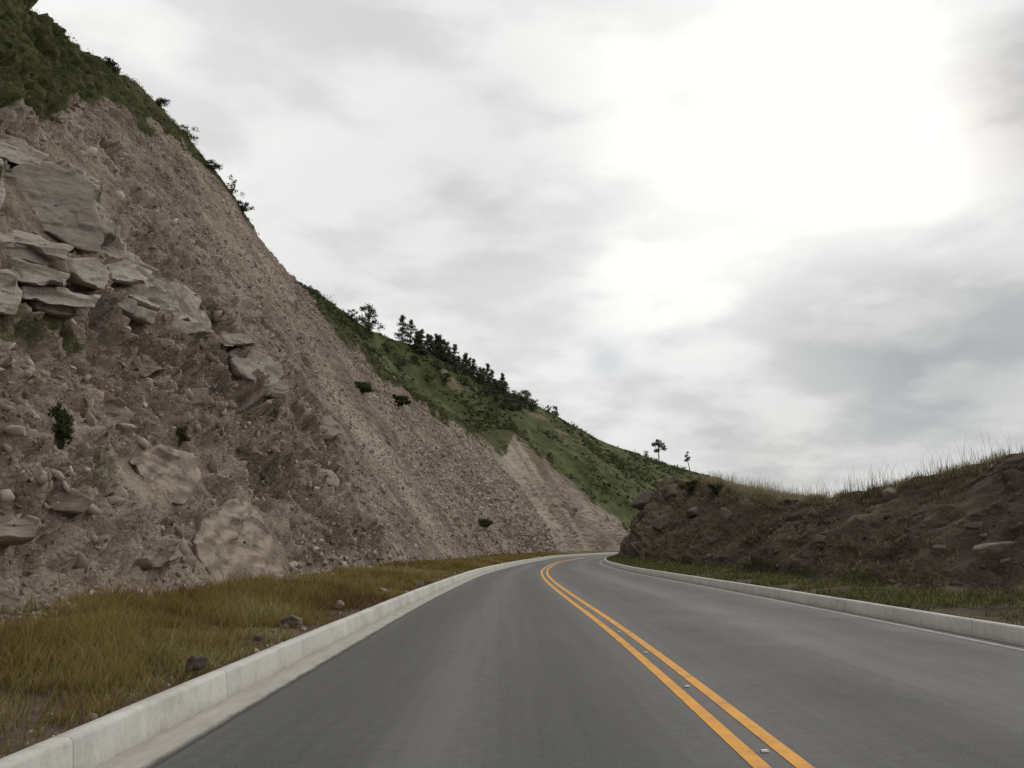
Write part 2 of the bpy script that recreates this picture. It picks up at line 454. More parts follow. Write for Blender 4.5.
for (fx, fy, rx, ry_) in [(244, 548, 52, 56), (168, 475, 46, 40), (56, 205, 62, 56)]:
    flat = np.maximum(flat, np.exp(-(((bx - fx) / rx) ** 2 + ((by - fy) / ry_) ** 2) ** 2))
flat = np.where(bd_ > 5, flat, 0)
rl = rough * (1 - .92 * flat)
disp = foot * (big * sstep(0, .25, qq) * (1 - .6 * sstep(.85, 1, qq)) + gul * .6 * (1 - .8 * flat) + rl * blocky * ((r1 - .5) * .95 + t1 * .5 + (r2 - .5) * .48 + t2 * .3) + ledge * (1 - flat) + (.34 + .7 * rl) * (1 - .7 * flat) * ((r3 - .5) * .36 + t3 * .22)) + fine * (.5 + .5 * foot) * (1 - .7 * flat)
disp *= np.where(isb, .35, 1)
Vs = Bf + Nf * disp[:, None]
px, py, d = project(Vs)
bnd = np.array([(-900, 90), (0, 128), (60, 108), (110, 102), (170, 140), (215, 177), (245, 217), (280, 260), (300, 282), (345, 345), (395, 392), (450, 428), (505, 456), (514, 436), (560, 476), (600, 512), (640, 540), (800, 600)], float)
db = np.interp(px, bnd[:, 0], bnd[:, 1]) - py
veg = sstep(-14, 20, db + (fbm(Bf * .4, 5, 55) - .5) * 70 * np.clip(60 / np.maximum(d, 20), .1, 1))
veg = np.where(isb & ((px < 235) | (px > 305)), 1, veg)
tuft = sstep(.62, .71, fbm(Bf * .28, 5, 66)) * .5 * (1 - sstep(.7, .9, qq)) * (1 - flat)
veg = np.maximum(veg, tuft)
streak = fbm(np.stack([ss * .4, hh * .05, hh * 0], 1), 5, 29)
patch = fbm(Bf * np.array([.16, .16, .12]), 4, 35)
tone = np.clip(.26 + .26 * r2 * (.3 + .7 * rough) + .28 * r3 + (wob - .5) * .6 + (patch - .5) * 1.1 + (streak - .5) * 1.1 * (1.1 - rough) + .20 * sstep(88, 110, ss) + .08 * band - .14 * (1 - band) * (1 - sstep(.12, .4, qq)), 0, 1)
slopeV = Vs.reshape(n_, m_, 3)
slopeF = grid_faces(n_, m_)
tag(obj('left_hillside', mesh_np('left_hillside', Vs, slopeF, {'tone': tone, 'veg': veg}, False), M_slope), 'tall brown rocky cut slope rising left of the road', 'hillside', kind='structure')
bvhS = BVHTree.FromPolygons([tuple(v) for v in Vs.tolist()], [tuple(f) for f in slopeF.tolist()])
veg2 = veg.reshape(n_, m_); rough2 = rough.reshape(n_, m_); flat2 = flat.reshape(n_, m_)

# ------------------------------------------------------------------ right bank
silR = np.array([(500, 565), (604, 553), (610, 534), (622, 510), (640, 491), (662, 478), (685, 481), (700, 481), (730, 487), (770, 498), (800, 499), (850, 495), (880, 487), (940, 471), (1024, 450), (1300, 384)], float)
sr = np.concatenate([np.arange(-10, 60, .2), np.arange(60, 130, .28), np.arange(130, 214, 1)])
P, T, NL = frame(cr, sr)
NR = -NL
vw = np.interp(sr, [-20, 20, 40, 60, 80, 95, 220], [2.7, 2.7, 2.5, 2.1, 1.3, .9, .9])
vw = vw + .35 * (fbm(np.stack([sr * .3, sr * 0, sr * 0], 1), 3, 15) - .5) * 2
tanR = np.interp(sr, [-20, 30, 60, 80, 95, 220], [.72, .74, .9, 1.25, 1.6, 1.3])
K = P + NR * KB
TR = K + NR * vw[:, None]
Hs = np.linspace(1, 11, 500)
HR = np.zeros(len(sr))
for i in range(len(sr)):
    a = np.stack([TR[i, 0] + NR[i, 0] * Hs / tanR[i], TR[i, 1] + NR[i, 1] * Hs / tanR[i], .4 + Hs], -1)
    px, py, d = project(a)
    ok = (py <= np.interp(px, silR[:, 0], silR[:, 1])) & (d > 1)
    HR[i] = Hs[np.argmax(ok)] if ok.any() else 7
HR = np.minimum(HR, np.interp(sr, [-20, 10, 30, 100, 130], [5.0, 5.2, 9, 11, 7]))
k = np.hanning(13); k /= k.sum()
HR = np.convolve(np.pad(HR, 6, mode='edge'), k, 'valid')
nv, nq, nb = 26, 110, 24
vq = np.linspace(0, 1, nv)[:-1]; q = np.linspace(0, 1, nq); back = (np.linspace(0, 1, nb + 1)[1:] ** 1.6) * 60
off = np.concatenate([vq[None, :] * vw[:, None], vw[:, None] + q[None, :] * (HR / tanR)[:, None], vw[:, None] + (HR / tanR)[:, None] + back[None, :]], 1)
bz = np.maximum(.4 + HR[:, None] - .16 * back[None, :], .1 * HR[:, None])
zz = np.concatenate([.22 + .18 * vq[None, :] * np.ones_like(vw)[:, None], .4 + (q * (1.12 - .12 * q))[None, :] * HR[:, None], bz], 1)
XY = K[:, None, :] + NR[:, None, :] * off[..., None]
Bf = np.concatenate([XY, zz[..., None]], -1); n_, m_ = Bf.shape[:2]; Bf = Bf.reshape(-1, 3)
ss = np.repeat(sr[:, None], m_, 1).ravel()
Q = np.concatenate([np.zeros(nv - 1), q, np.ones(nb)])[None, :].repeat(n_, 0).ravel()
J = np.arange(m_)[None, :].repeat(n_, 0).ravel()
nrm = np.stack([NL[:, 0] * .6, NL[:, 1] * .6, np.full(len(sr), .8)], -1)
Nf = np.repeat(nrm[:, None, :], m_, 1).reshape(-1, 3)
rk = .2 + .9 * sstep(54, 68, ss)
S = np.stack([ss, Bf[:, 0] * .5, Bf[:, 2]], 1)
_, r1, t1 = facets(S / np.array([2.2, 1.6, 1.3]), 400)
_, r2, t2 = facets(S / np.array([.8, .7, .5]), 500)
sm = sstep(0, .08, Q) * (1 - .55 * sstep(.8, 1, Q))
disp = sm * ((fbm(Bf * .25, 4, 81) - .5) * 1.6 + rk * ((r1 - .5) * .85 + t1 * .65) + (.22 + .6 * rk) * ((r2 - .5) * .38 + t2 * .3)) + (fbm(Bf * 1.3, 4, 82) - .5) * .32 * sstep(0, 8, J.astype(float))
disp = np.where(J >= nv + nq - 1, disp * .5, disp)
VsR = Bf + Nf * disp[:, None]
nz = fbm(Bf * .5, 4, 91)
vegR = np.maximum(sstep(.90, 1.03, Q + (nz - .5) * .5) * .55, (1 - sstep(.0, .06, Q + (nz - .5) * .2)) * .5 * sstep(1, 4, J.astype(float)))
vegR = np.maximum(vegR, sstep(.55, .68, nz) * .45)
toneR = np.clip(.25 + .6 * r2 * rk + .3 * r1 * rk + (nz - .5) * 1.2, 0, 1)
bankV = VsR.reshape(n_, m_, 3); bankF = grid_faces(n_, m_)[:, ::-1]
tag(obj('right_bank', mesh_np('right_bank', VsR, bankF, {'tone': toneR, 'veg': vegR}, False), M_bank), 'low dark earth bank beside the right kerb', 'bank', kind='structure')
bvhR = BVHTree.FromPolygons([tuple(v) for v in VsR.tolist()], [tuple(f) for f in bankF.tolist()])
bank_nv, bank_nq = nv, nq

# ------------------------------------------------------------------ far green hill
rd = np.array([(150, 175, 140), (230, 238, 155), (300, 283, 175), (330, 302, 185), (370, 328, 200), (420, 350, 220), (460, 367, 235), (500, 386, 250), (560, 417, 280), (600, 439, 300), (640, 454, 320), (690, 470, 345), (770, 494, 380), (900, 530, 430), (1000, 545, 470)], float)
nu, nvh, nbk = 300, 110, 14
pu = np.linspace(150, 1000, nu)
ry, rY = np.interp(pu, rd[:, 0], rd[:, 1]), np.interp(pu, rd[:, 0], rd[:, 2])
R0 = np.array([at_depth(a, b, c) for a, b, c in zip(pu, ry, rY)])
R1 = np.array([at_depth(a, 578, c * .62) for a, c in zip(pu, rY)])
v = np.linspace(0, 1, nvh)
G = R0[:, None, :] + (R1 - R0)[:, None, :] * v[None, :, None]
G[..., 2] += (np.sin(v * math.pi) * 3.0)[None, :]*np.interp(pu,[150,400,700,1000],[1,1,.5,0])[:,None]
bk = np.linspace(1, 0, nbk + 1)[:-1]
Gb = R0[:, None, :] + np.stack([-bk * 20, bk * 80, -bk * 30], -1)[None, :, :]
G = np.concatenate([Gb, G], 1); n_, m_ = G.shape[:2]
Gf = G.reshape(-1, 3)
vv = np.concatenate([np.zeros(nbk), v])[None, :].repeat(n_, 0).ravel(); uu = pu[:, None].repeat(m_, 1).ravel()
amp = .25 + .75 * sstep(0, .12, vv)
Gf[:, 2] += amp * ((fbm(Gf * .035, 5, 140) - .5) * 12 + (fbm(Gf * .2, 4, 141) - .5) * 4)
tn = fbm(Gf * .05, 5, 150)
track = np.exp(-((vv - .10 - (uu - 520) * .0006) / .022) ** 2) * sstep(505, 530, uu) * (1 - sstep(600, 640, uu))
vg = 1.1 - .72 * sstep(.57, .69, fbm(Gf * .07, 4, 151)) - .8 * track
tag(obj('far_hill', mesh_np('far_hill', Gf, grid_faces(n_, m_), {'tone': tn, 'veg': vg}, True), M_hill), 'green grassy hillside beyond the cut slope', 'hill', kind='structure')
hillV = Gf.reshape(n_, m_, 3)
def hill_at(px, v_):
    i = (px - 150) / 850 * (nu - 1); j = nbk + v_ * (nvh - 1)
    i0, j0 = int(i), min(int(j), m_ - 2)
    return hillV[i0, j0] * (1 - (i - i0)) + hillV[i0 + 1, j0] * (i - i0)

# plain to the horizon
gx = np.linspace(-4000, 4000, 60); gy = np.linspace(-2500, 6500, 60)
A, Bq = np.meshgrid(gx, gy, indexing='ij')
V = np.stack([A, Bq, np.full_like(A, -.9)], -1).reshape(-1, 3)
tag(obj('ground', mesh_np('ground', V, grid_faces(60, 60), {'tone': np.full(len(V), .5), 'veg': np.full(len(V), .6)}), M_ground), 'ground sheet reaching the horizon', 'ground', kind='structure')

# ------------------------------------------------------------------ rocks
def ico(sub):
    bm = bmesh.new(); bmesh.ops.create_icosphere(bm, subdivisions=sub, radius=1)
    V = np.array([v.co[:] for v in bm.verts]); Fc = np.array([[v.index for v in f.verts] for f in bm.faces]); bm.free()
    return V / np.linalg.norm(V, axis=1)[:, None], Fc
ICO = {s: ico(s) for s in (1, 2, 3, 4, 5)}
def rock_arr(sub, size, seed, npl=14, rgh=.05, p=70):
    """a sharp many-faced broken stone"""
    r_ = np.random.default_rng(seed)
    D, Fc = ICO[sub]
    n = r_.normal(size=(npl, 3)); n /= np.linalg.norm(n, axis=1)[:, None]
    ax = np.concatenate([np.eye(3), -np.eye(3)]) + r_.normal(0, .25, (6, 3)); ax /= np.linalg.norm(ax, axis=1)[:, None]
    n = np.concatenate([n, ax])
    dd = np.concatenate([r_.uniform(.55, .95, npl), r_.uniform(.42, .72, 6)])
    c = np.maximum(D @ n.T, 1e-3)
    r = ((dd / c) ** -p).sum(1) ** (-1 / p)
    V = D * r[:, None] * 1.3
    if rgh: V += D * ((fbm(V * 2.4 + seed * 3.7, 5, seed % 97) - .5) * rgh * 2.5)[:, None]
    return V * np.array(size), Fc
def slope_basis(n, rot):
    n = Vector(n).normalized(); x = Vector((0, 0, 1)).cross(n)
    if x.length < .05: x = Vector((1, 0, 0))
    x.normalize(); y = n.cross(x)
    M = Matrix((x, y, n)).transposed()
    return M @ Matrix.Rotation(math.radians(rot), 3, 'Z')
def cast(bvh, px, py):
    r = ray(px, py); h = bvh.ray_cast(Vector(CAM), Vector(r), 600)
    return h
def put_rock(name, bvh, px, py, w, h, rot, mat_, label, cat='rock', group=None, sub=4, embed=.25, thick=.6, nrm=None, seed=None, rgh=.05, npl=12):
    hit = cast(bvh, px, py)
    if hit[0] is None: return None
    p = np.array(hit[0]); d = (p - CAM) @ FW
    W = w * d / F * .62; Hh = h * d / F * .62; Tk = max(W, Hh) * thick * .6
    seed = seed or int(px * 7 + py * 13)
    Va, Fc = rock_arr(sub, (W, Hh, Tk), seed, npl, rgh)
    me = mesh_np(name, Va, Fc, None, False)
    o = obj(name, me, mat_)
    n = Vector(nrm) if nrm is not None else Vector(hit[1])
    if n.dot(Vector(CAM - p)) < 0 and nrm is None: n = -n
    B3 = slope_basis(n, rot)
    loc = Vector(p) - n.normalized() * Tk * embed
    o.matrix_world = Matrix.Translation(loc) @ B3.to_4x4()
    tag(o, label, cat, group)
    return o
NL0 = (math.sin(ang) * .95, -.28, math.cos(ang) * .8)

def slab(poly, push, nrm_, thick, mat_, label, seed, rgh=.14, group=None, edge=.035, name='boulder', cat='boulder', nrings=24, jit=.10, ragged=.30):
    """an angular rock with an uneven broken front face, rooted in the slope behind it"""
    g = np.random.default_rng(seed)
    poly = np.array(poly, float); c0 = poly.mean(0)
    hit = cast(bvhS, max(c0[0], 1), c0[1])
    if hit[0] is None: return
    n = np.array(nrm_) + g.normal(0, jit, 3); n /= np.linalg.norm(n)
    p0 = np.array(hit[0]); vd = (p0 - CAM) / np.linalg.norm(p0 - CAM)
    p0 = p0 - vd * push
    P3 = []
    for (x, y) in poly:
        r = ray(x, y); s = ((p0 - CAM) @ n) / (r @ n); P3.append(CAM + r * s)
    P3 = np.array(P3)
    E = []
    for i in range(len(P3)):
        a, b = P3[i], P3[(i + 1) % len(P3)]
        for t_ in np.linspace(0, 1, 10, endpoint=False): E.append(a + (b - a) * t_)
    E = np.array(E); ctr = E.mean(0); R = np.linalg.norm(E - ctr, axis=1).mean()
    E = E + (E - ctr) * ((fbm(E * 1.4 + seed, 5, seed % 31, .6) - .5) * ragged)[:, None]
    rings = np.linspace(0.03, 1, nrings); no = len(E)
    V = [ctr + (E - ctr) * r_ for r_ in rings]
    front = np.concatenate(V)
    rr = np.repeat(rings, no)
    _, fr, ft = facets(front / np.array([1.9, 1.9, 1.0]) + seed, seed % 40)
    _, fr2, ft2 = facets(front / np.array([.7, .7, .45]) + seed, seed % 40 + 1)
    dz = (fr - .5) * rgh * 2.4 + ft * rgh * 1.4 + (fr2 - .5) * rgh * .9 + ft2 * rgh * .6 + (fbm(front * 1.6, 4, seed % 20) - .5) * rgh * 1.6
    dz -= edge * R * sstep(.92, 1, rr)
    front = front + n * dz[:, None]
    e_ = vd * .8 + np.array((-.35, 0, -.08)); e_ /= np.linalg.norm(e_)
    sk = []
    for t_ in np.linspace(0, 1, 9)[1:]:
        q_ = E + e_ * (thick * t_) - n * (edge * R)
        q_ = q_ + (E - ctr) / R * ((fbm(q_ * 1.8 + 5, 4, seed % 17) - .5) * min(rgh, .15) * 1.8)[:, None]
        sk.append(q_)
    V = np.concatenate([front] + sk); nr = len(rings) + 8
    i = np.arange(nr - 1)[:, None] * no; j = np.arange(no)[None, :]; j2 = (j + 1) % no
    Fc = np.stack([(i + j).ravel(), (i + no + j).ravel(), (i + no + j2).ravel(), (i + j2).ravel()], 1)
    o = obj(name, mesh_np(name, V - p0, Fc), mat_); o.location = p0
    tag(o, label, cat, group)
G1 = 'pale outcrop boulders high on the left slope'
NC = (.60, -.62, .46); NT_ = (.42, -.42, .80); ND = (.72, -.60, .18)
NF = (.80, -.10, .58)
slab([(-40, 146), (20, 152), (56, 160), (100, 180), (116, 236), (150, 266), (200, 294), (212, 326), (188, 332), (150, 324), (96, 314), (30, 312), (-40, 318)], .0, (.74, -.44, .48), 4, M_rock, 'wide fractured rock mass of the outcrop, lying behind its separate slabs', 299, .22, None, .03, 'outcrop', 'rock outcrop', 90)
for k_, (poly, push, nn_, th, lab) in enumerate([
 ([(-24, 128), (14, 138), (50, 154), (38, 163), (6, 158), (-24, 150)], .5, NT_, 3, 'broken ledge above the largest outcrop slab'),
 ([(6, 172), (18, 162), (48, 160), (86, 173), (97, 203), (106, 232), (96, 250), (72, 246), (50, 232), (20, 226), (4, 208)], 2.0, NC, 6, 'largest pale rock slab of the upper left outcrop'),
 ([(88, 180), (98, 192), (112, 226), (112, 250), (104, 250), (100, 216)], 1.6, ND, 4, 'upright split block at the right end of the largest outcrop slab'),
 ([(-30, 152), (2, 160), (6, 190), (0, 214), (-30, 208)], 1.9, NC, 5, 'pale block at the left picture edge beside the largest outcrop slab'),
 ([(-10, 222), (26, 228), (46, 234), (74, 252), (66, 258), (34, 246), (-10, 240)], 2.2, NT_, 5, 'flat pale slab directly under the largest outcrop slab'),
 ([(-12, 241), (30, 247), (66, 261), (74, 271), (36, 265), (-10, 253)], 2.0, ND, 5, 'second flat slab under the largest outcrop slab'),
 ([(-8, 256), (34, 266), (70, 274), (66, 285), (36, 283), (-4, 269)], 1.9, NT_, 5, 'third flat slab under the largest outcrop slab'),
 ([(74, 255), (98, 256), (112, 270), (106, 287), (84, 281), (70, 269)], 1.8, NC, 5, 'thick pale block right of the flat slabs in the outcrop'),
 ([(108, 264), (130, 258), (152, 271), (146, 283), (114, 280)], 1.4, NT_, 3.5, 'small pale block at the upper edge of the outcrop'),
 ([(-20, 276), (10, 270), (24, 288), (16, 312), (-20, 314)], 1.8, NC, 4, 'pale boulder at the left picture edge, lowest of the outcrop'),
 ([(104, 285), (130, 286), (160, 303), (158, 310), (128, 299)], 1.7, NT_, 4, 'flat capped ledge below the middle of the outcrop'),
 ([(104, 293), (128, 301), (157, 312), (154, 323), (124, 313), (104, 303)], 1.5, ND, 4, 'dark sided block below the middle of the outcrop'),
 ([(150, 279), (172, 281), (198, 294), (193, 303), (162, 296)], 1.2, NT_, 3.5, 'narrow rock wedge above the right end boulder'),
 ([(162, 306), (178, 300), (205, 311), (211, 325), (190, 331), (168, 321)], 1.4, NC, 3.5, 'pale boulder at the right end of the outcrop'),
 ([(22, 288), (60, 287), (98, 297), (96, 305), (54, 301), (26, 297)], 1.8, NT_, 4, 'long thin rock ledge at the foot of the outcrop'),
 ([(30, 301), (58, 304), (94, 308), (88, 315), (54, 314), (34, 309)], 1.5, ND, 3, 'thin broken plate under the long rock ledge'),
 ([(112, 242), (124, 240), (128, 254), (114, 259)], .9, NC, 2.5, 'small squared block above the upper edge of the outcrop'),
 ([(228, 352), (240, 345), (256, 347), (274, 358), (284, 374), (278, 384), (262, 386), (238, 374)], 1.1, NC, 3, 'isolated pale boulder downhill to the right of the outcrop'),
 ([(270, 388), (284, 380), (293, 388), (282, 397), (270, 395)], .6, NC, 2, 'small dark rock touching the isolated pale boulder'),
 ([(218, 334), (240, 334), (256, 341), (246, 345), (226, 344)], .6, NT_, 2, 'thin rock just above the isolated pale boulder')]):
    slab(poly, push, nn_, th, M_rock, lab, 300 + k_, .07 if k_ == 1 else .11, G1, .02)
slab([(196, 540), (204, 520), (222, 506), (236, 498), (248, 503), (264, 522), (272, 534), (284, 566), (292, 594), (250, 598), (212, 594)], .45, NF, 2.6, M_swirl, 'big smooth pinkish rock face low on the slope above the grass', 401, .055, None, .004, jit=.02)
slab([(134, 460), (160, 444), (196, 452), (200, 478), (186, 504), (162, 500), (142, 486)], .45, NF, 2.4, M_swirl, 'pale flat slab set in the lower slope, up left of the big smooth face', 402, .06, None, .004, jit=.02)
slab([(150, 548), (174, 546), (184, 556), (170, 562), (146, 560)], .25, NT_, 1.4, M_rock_s, 'small pale ledge left of the big smooth rock face', 403, .08)
slab([(-20, 520), (22, 518), (44, 528), (36, 540), (-20, 542)], .3, NT_, 1.6, M_rock_s, 'long low rock at the left picture edge above the grass', 404, .10)
slab([(86, 402), (118, 398), (138, 412), (126, 426), (92, 422)], .3, NC, 1.6, M_rock_s, 'broad brown block left of the middle of the slope', 405, .11)
slab([(178, 392), (206, 390), (216, 404), (196, 410), (180, 405)], .3, NC, 1.6, M_rock_s, 'grey block in the middle of the left slope', 406, .11)
slab([(-16, 592), (8, 586), (22, 598), (14, 612), (-16, 614)], .2, NC, 1, M_rock_s, 'angular rock at the toe of slope, left picture edge', 407, .09)
slab([(46, 494), (76, 488), (96, 500), (84, 514), (52, 512)], .25, NC, 1.4, M_rock_s, 'brown block between the lower slab and the left picture edge', 408, .10)
slab([(300, 420), (330, 416), (346, 430), (330, 440), (306, 436)], .3, NT_, 1.6, M_rock_s, 'broken ledge right of the isolated pale boulder, lower down', 409, .11)
slab([(120, 360), (150, 356), (164, 366), (146, 374), (124, 370)], .3, NT_, 1.6, M_rock_s, 'thin brown ledge below the middle of the outcrop', 410, .11)
slabs = [
 (330, 480, 34, 20, 0, 'brown rock in the lower slope right of the pale slab', .5),
 (300, 520, 34, 16, 0, 'small ledge right above the big smooth rock face', .5),
 (250, 240, 22, 14, 0, 'pale rock close under the slope crest', .6),
 (268, 264, 18, 12, 0, 'small pale rock at the slope crest, lowest of the crest rocks', .6),
]
for a in slabs:
    put_rock('boulder', bvhS, *a[:5], M_rock_s, a[5], 'boulder', None, 4, .3, a[6] * .8, NL0, rgh=.05)

# counted loose rocks on the slope
protos = []
for s in range(10):
    Va, Fc = rock_arr(3, (1, .8, .6), 900 + s, 16, .03, 90)
    protos.append(mesh_np('rock', Va, Fc)); protos[-1].materials.append(M_rock_s)
cnt = 0
for k in range(1500):
    if cnt >= 220: break
    px, py = random.uniform(2, 570), random.uniform(150, 585)
    hit = cast(bvhS, px, py)
    if hit[0] is None: continue
    p = hit[0]; dist = (np.array(p) - CAM) @ FW
    if py < np.interp(px, bnd[:, 0], bnd[:, 1]) + 8 or dist > 150: continue
    if (abs(px - 244) < 46 and abs(py - 548) < 50) or (abs(px - 168) < 34 and abs(py - 475) < 32): continue
    s = random.uniform(1.8, 4.4) * dist / F * .7
    if random.random() < .10: s *= 1.6
    o = bpy.data.objects.new('rock', random.choice(protos)); COL.objects.link(o)
    o.location = p; o.scale = (s * random.uniform(1.0, 1.7), s * random.uniform(.7, 1.1), s * .9)
    o.rotation_euler = (random.uniform(0, 6.3), random.uniform(0, 6.3), random.uniform(0, 6.3))
    tag(o, 'small angular brown rock lying loose in the scree of the left slope', 'rock', 'loose rocks strewn over the left slope'); cnt += 1

# scree: uncountable, sharp broken fragments
SP = []
for s in range(14):
    D, Fc = ICO[1]; g = np.random.default_rng(40 + s)
    SP.append((D * g.uniform(.55, 1.25, (len(D), 1)) * np.array([1, g.uniform(.5, .9), g.uniform(.3, .6)]), Fc))
def stones(name, P, size, mat_, lab, cat, Nrm=None):
    Vl, Fl, Tl, off = [], [], [], 0
    g = np.random.default_rng(11)
    idx = g.integers(0, len(SP), len(P))
    for k_ in range(len(SP)):
        sel = np.where(idx == k_)[0]
        if not len(sel): continue
        Vp, Fp = SP[k_]
        A = g.normal(size=(len(sel), 3, 3)); Qm, _ = np.linalg.qr(A)
        sc = size[sel][:, None, None] * g.uniform(.6, 1.4, (len(sel), 1, 3))
        W = (Vp[None] * sc) @ Qm + P[sel][:, None, :]
        Vl.append(W.reshape(-1, 3))
        Fl.append((Fp[None] + (np.arange(len(sel)) * len(Vp))[:, None, None]).reshape(-1, 3) + off)
        Tl.append(np.repeat(g.random(len(sel)), len(Vp))); off += len(sel) * len(Vp)
    return tag(obj(name, mesh_np(name, np.concatenate(Vl), np.concatenate(Fl), {'tone': np.concatenate(Tl)}), mat_), lab, cat, kind='stuff')
def pick(Vg, i, j):
    i0 = i.astype(int); j0 = j.astype(int); a = (i - i0)[:, None]; b = (j - j0)[:, None]
    return Vg[i0, j0] * (1 - a) * (1 - b) + Vg[i0 + 1, j0] * a * (1 - b) + Vg[i0, j0 + 1] * (1 - a) * b + Vg[i0 + 1, j0 + 1] * a * b
n_, m_ = slopeV.shape[:2]
N = 190000
yv = 9 + 125 * rng.random(N) ** 1.05
i = np.clip(np.interp(yv, st, np.arange(n_)), 0, n_ - 2.001); j = rng.random(N) ** 1.15 * 306
P = pick(slopeV, i, j); vgp = veg2[i.astype(int), j.astype(int)]; rgp = rough2[i.astype(int), j.astype(int)]; flp = flat2[i.astype(int), j.astype(int)]
dens = fbm(np.stack([yv * .3, P[:, 2] * .07, P[:, 2] * 0], 1), 4, 222) * .45 + fbm(P * .22, 4, 223) * .55
keep = (vgp < .4) & (flp < .5) & (dens + rng.normal(0, .09, N) > .465)
P = P[keep]; yv = yv[keep]; rgp = rgp[keep]
sz = np.minimum(.034 * (1 + rng.pareto(2.1, len(P))), .13 + .26 * rgp) * (.65 + yv / 100)
stones('scree', P, sz, M_scree, 'loose brown and grey scree covering the left cut slope', 'scree')
n2_, m2_ = bankV.shape[:2]
N = 12000
yv = 10 + 95 * rng.random(N)
i = np.clip(np.interp(yv, sr, np.arange(n2_)), 0, n2_ - 2.001); j = 22 + rng.random(N) * 104
P = pick(bankV, i, j)
keep = fbm(P * .6, 4, 333) + rng.normal(0, .07, N) > .52
P = P[keep]
stones('bank_stones', P, np.minimum(.022 * (1 + rng.pareto(2.1, len(P))), .15) * (.8 + yv[keep] / 90), M_bstone, 'small dark stones scattered over the right bank', 'stones')
NP_ = 4200
ysv = 4 + 70 * rng.random(NP_) ** 1.8
lv = np.where(rng.random(NP_) < .18, .1 + np.abs(rng.normal(0, .25, NP_)) * 1.3, VW + .6 - np.abs(rng.normal(0, 1.0, NP_)))
Pq, T, NLq = frame(cl, ysv); xy = Pq + NLq * (lv + KB)[:, None]
P = np.concatenate([xy, verge_z(lv, xy[:, 1], xy[:, 0])[:, None]], 1)
stones('verge_pebbles', P, np.minimum(.011 * (1 + rng.pareto(2.0, len(P))), .08) * (1 + 1.5 * (lv > 3)), M_scree, 'small pebbles and rubble on the soil of the left verge', 'pebbles')

def verge_rock(px, py, w, h, mat_, label):
    r = ray(px, py); s = (.36 - 1.6) / r[2]; p = CAM + r * s; d = (p - CAM) @ FW
    W = w * d / F * .55; Hh = h * d / F * .6
    Va, Fc = rock_arr(4, (W, W * .75, Hh), int(px * 3 + py), 12, .08, 40)
    o = obj('rock', mesh_np('rock', Va, Fc), mat_); o.location = (p[0], p[1], p[2] + Hh * .1); o.rotation_euler = (.15, .1, px)
    tag(o, label, 'rock')
verge_rock(196, 664, 20, 14, M_rock_d, 'dark rounded rock in the grass near the left kerb')
verge_rock(418, 584, 10, 7, M_rock_s, 'small rock on the verge behind the left kerb, farthest of the verge rocks')
verge_rock(384, 592, 9, 6, M_rock_s, 'small rock on the verge, second from the far end')
verge_rock(340, 605, 10, 7, M_rock_s, 'small brown rock in the middle of the verge edge')
verge_rock(292, 621, 22, 9, M_rock_s, 'flat pinkish rock in the verge grass above the left kerb')
verge_rock(258, 638, 9, 6, M_rock_d, 'small dark stone between the rounded dark rock and the flat pinkish rock')

NR0 = (-.55, -.35, .75)
bank_rocks = [
 (994, 549, 50, 14, 4, 'pale flat slab jutting from the right bank at the picture edge', M_rock_s),
 (893, 493, 26, 11, -20, 'pale tilted slab near the top of the right bank', M_rock_s),
 (976, 526, 18, 9, 0, 'small grey stone above the pale flat slab', M_rock_d),
 (1008, 561, 20, 9, 10, 'small brown stone under the pale flat slab', M_rock_d),
 (940, 548, 20, 11, 0, 'dark stone left of the pale flat slab', M_rock_d),
 (728, 520, 26, 16, 0, 'greyish rock on the right side of the rock mound', M_rock_d),
 (648, 497, 30, 20, 0, 'dark block on the top left of the rock mound', M_rock_d),
 (676, 493, 30, 17, 0, 'dark block on top of the rock mound, right of the top left block', M_rock_d),
 (632, 516, 22, 18, 0, 'dark rock on the left face of the rock mound', M_rock_d),
 (662, 522, 26, 17, 0, 'broad dark rock in the centre of the rock mound', M_rock_d),
 (696, 510, 24, 16, 0, 'dark rock right of the mound centre', M_rock_d),
 (640, 540, 18, 10, 0, 'low rock at the foot of the rock mound', M_rock_d),
 (710, 540, 16, 8, 0, 'small low rock at the bank foot right of the mound', M_rock_d),
 (820, 540, 15, 8, 0, 'small stone half way along the right bank face', M_rock_d),
]
for a in bank_rocks:
    put_rock('rock', bvhR, *a[:5], a[6], a[5], 'rock', None, 4, .35, .65, NR0, rgh=.06)

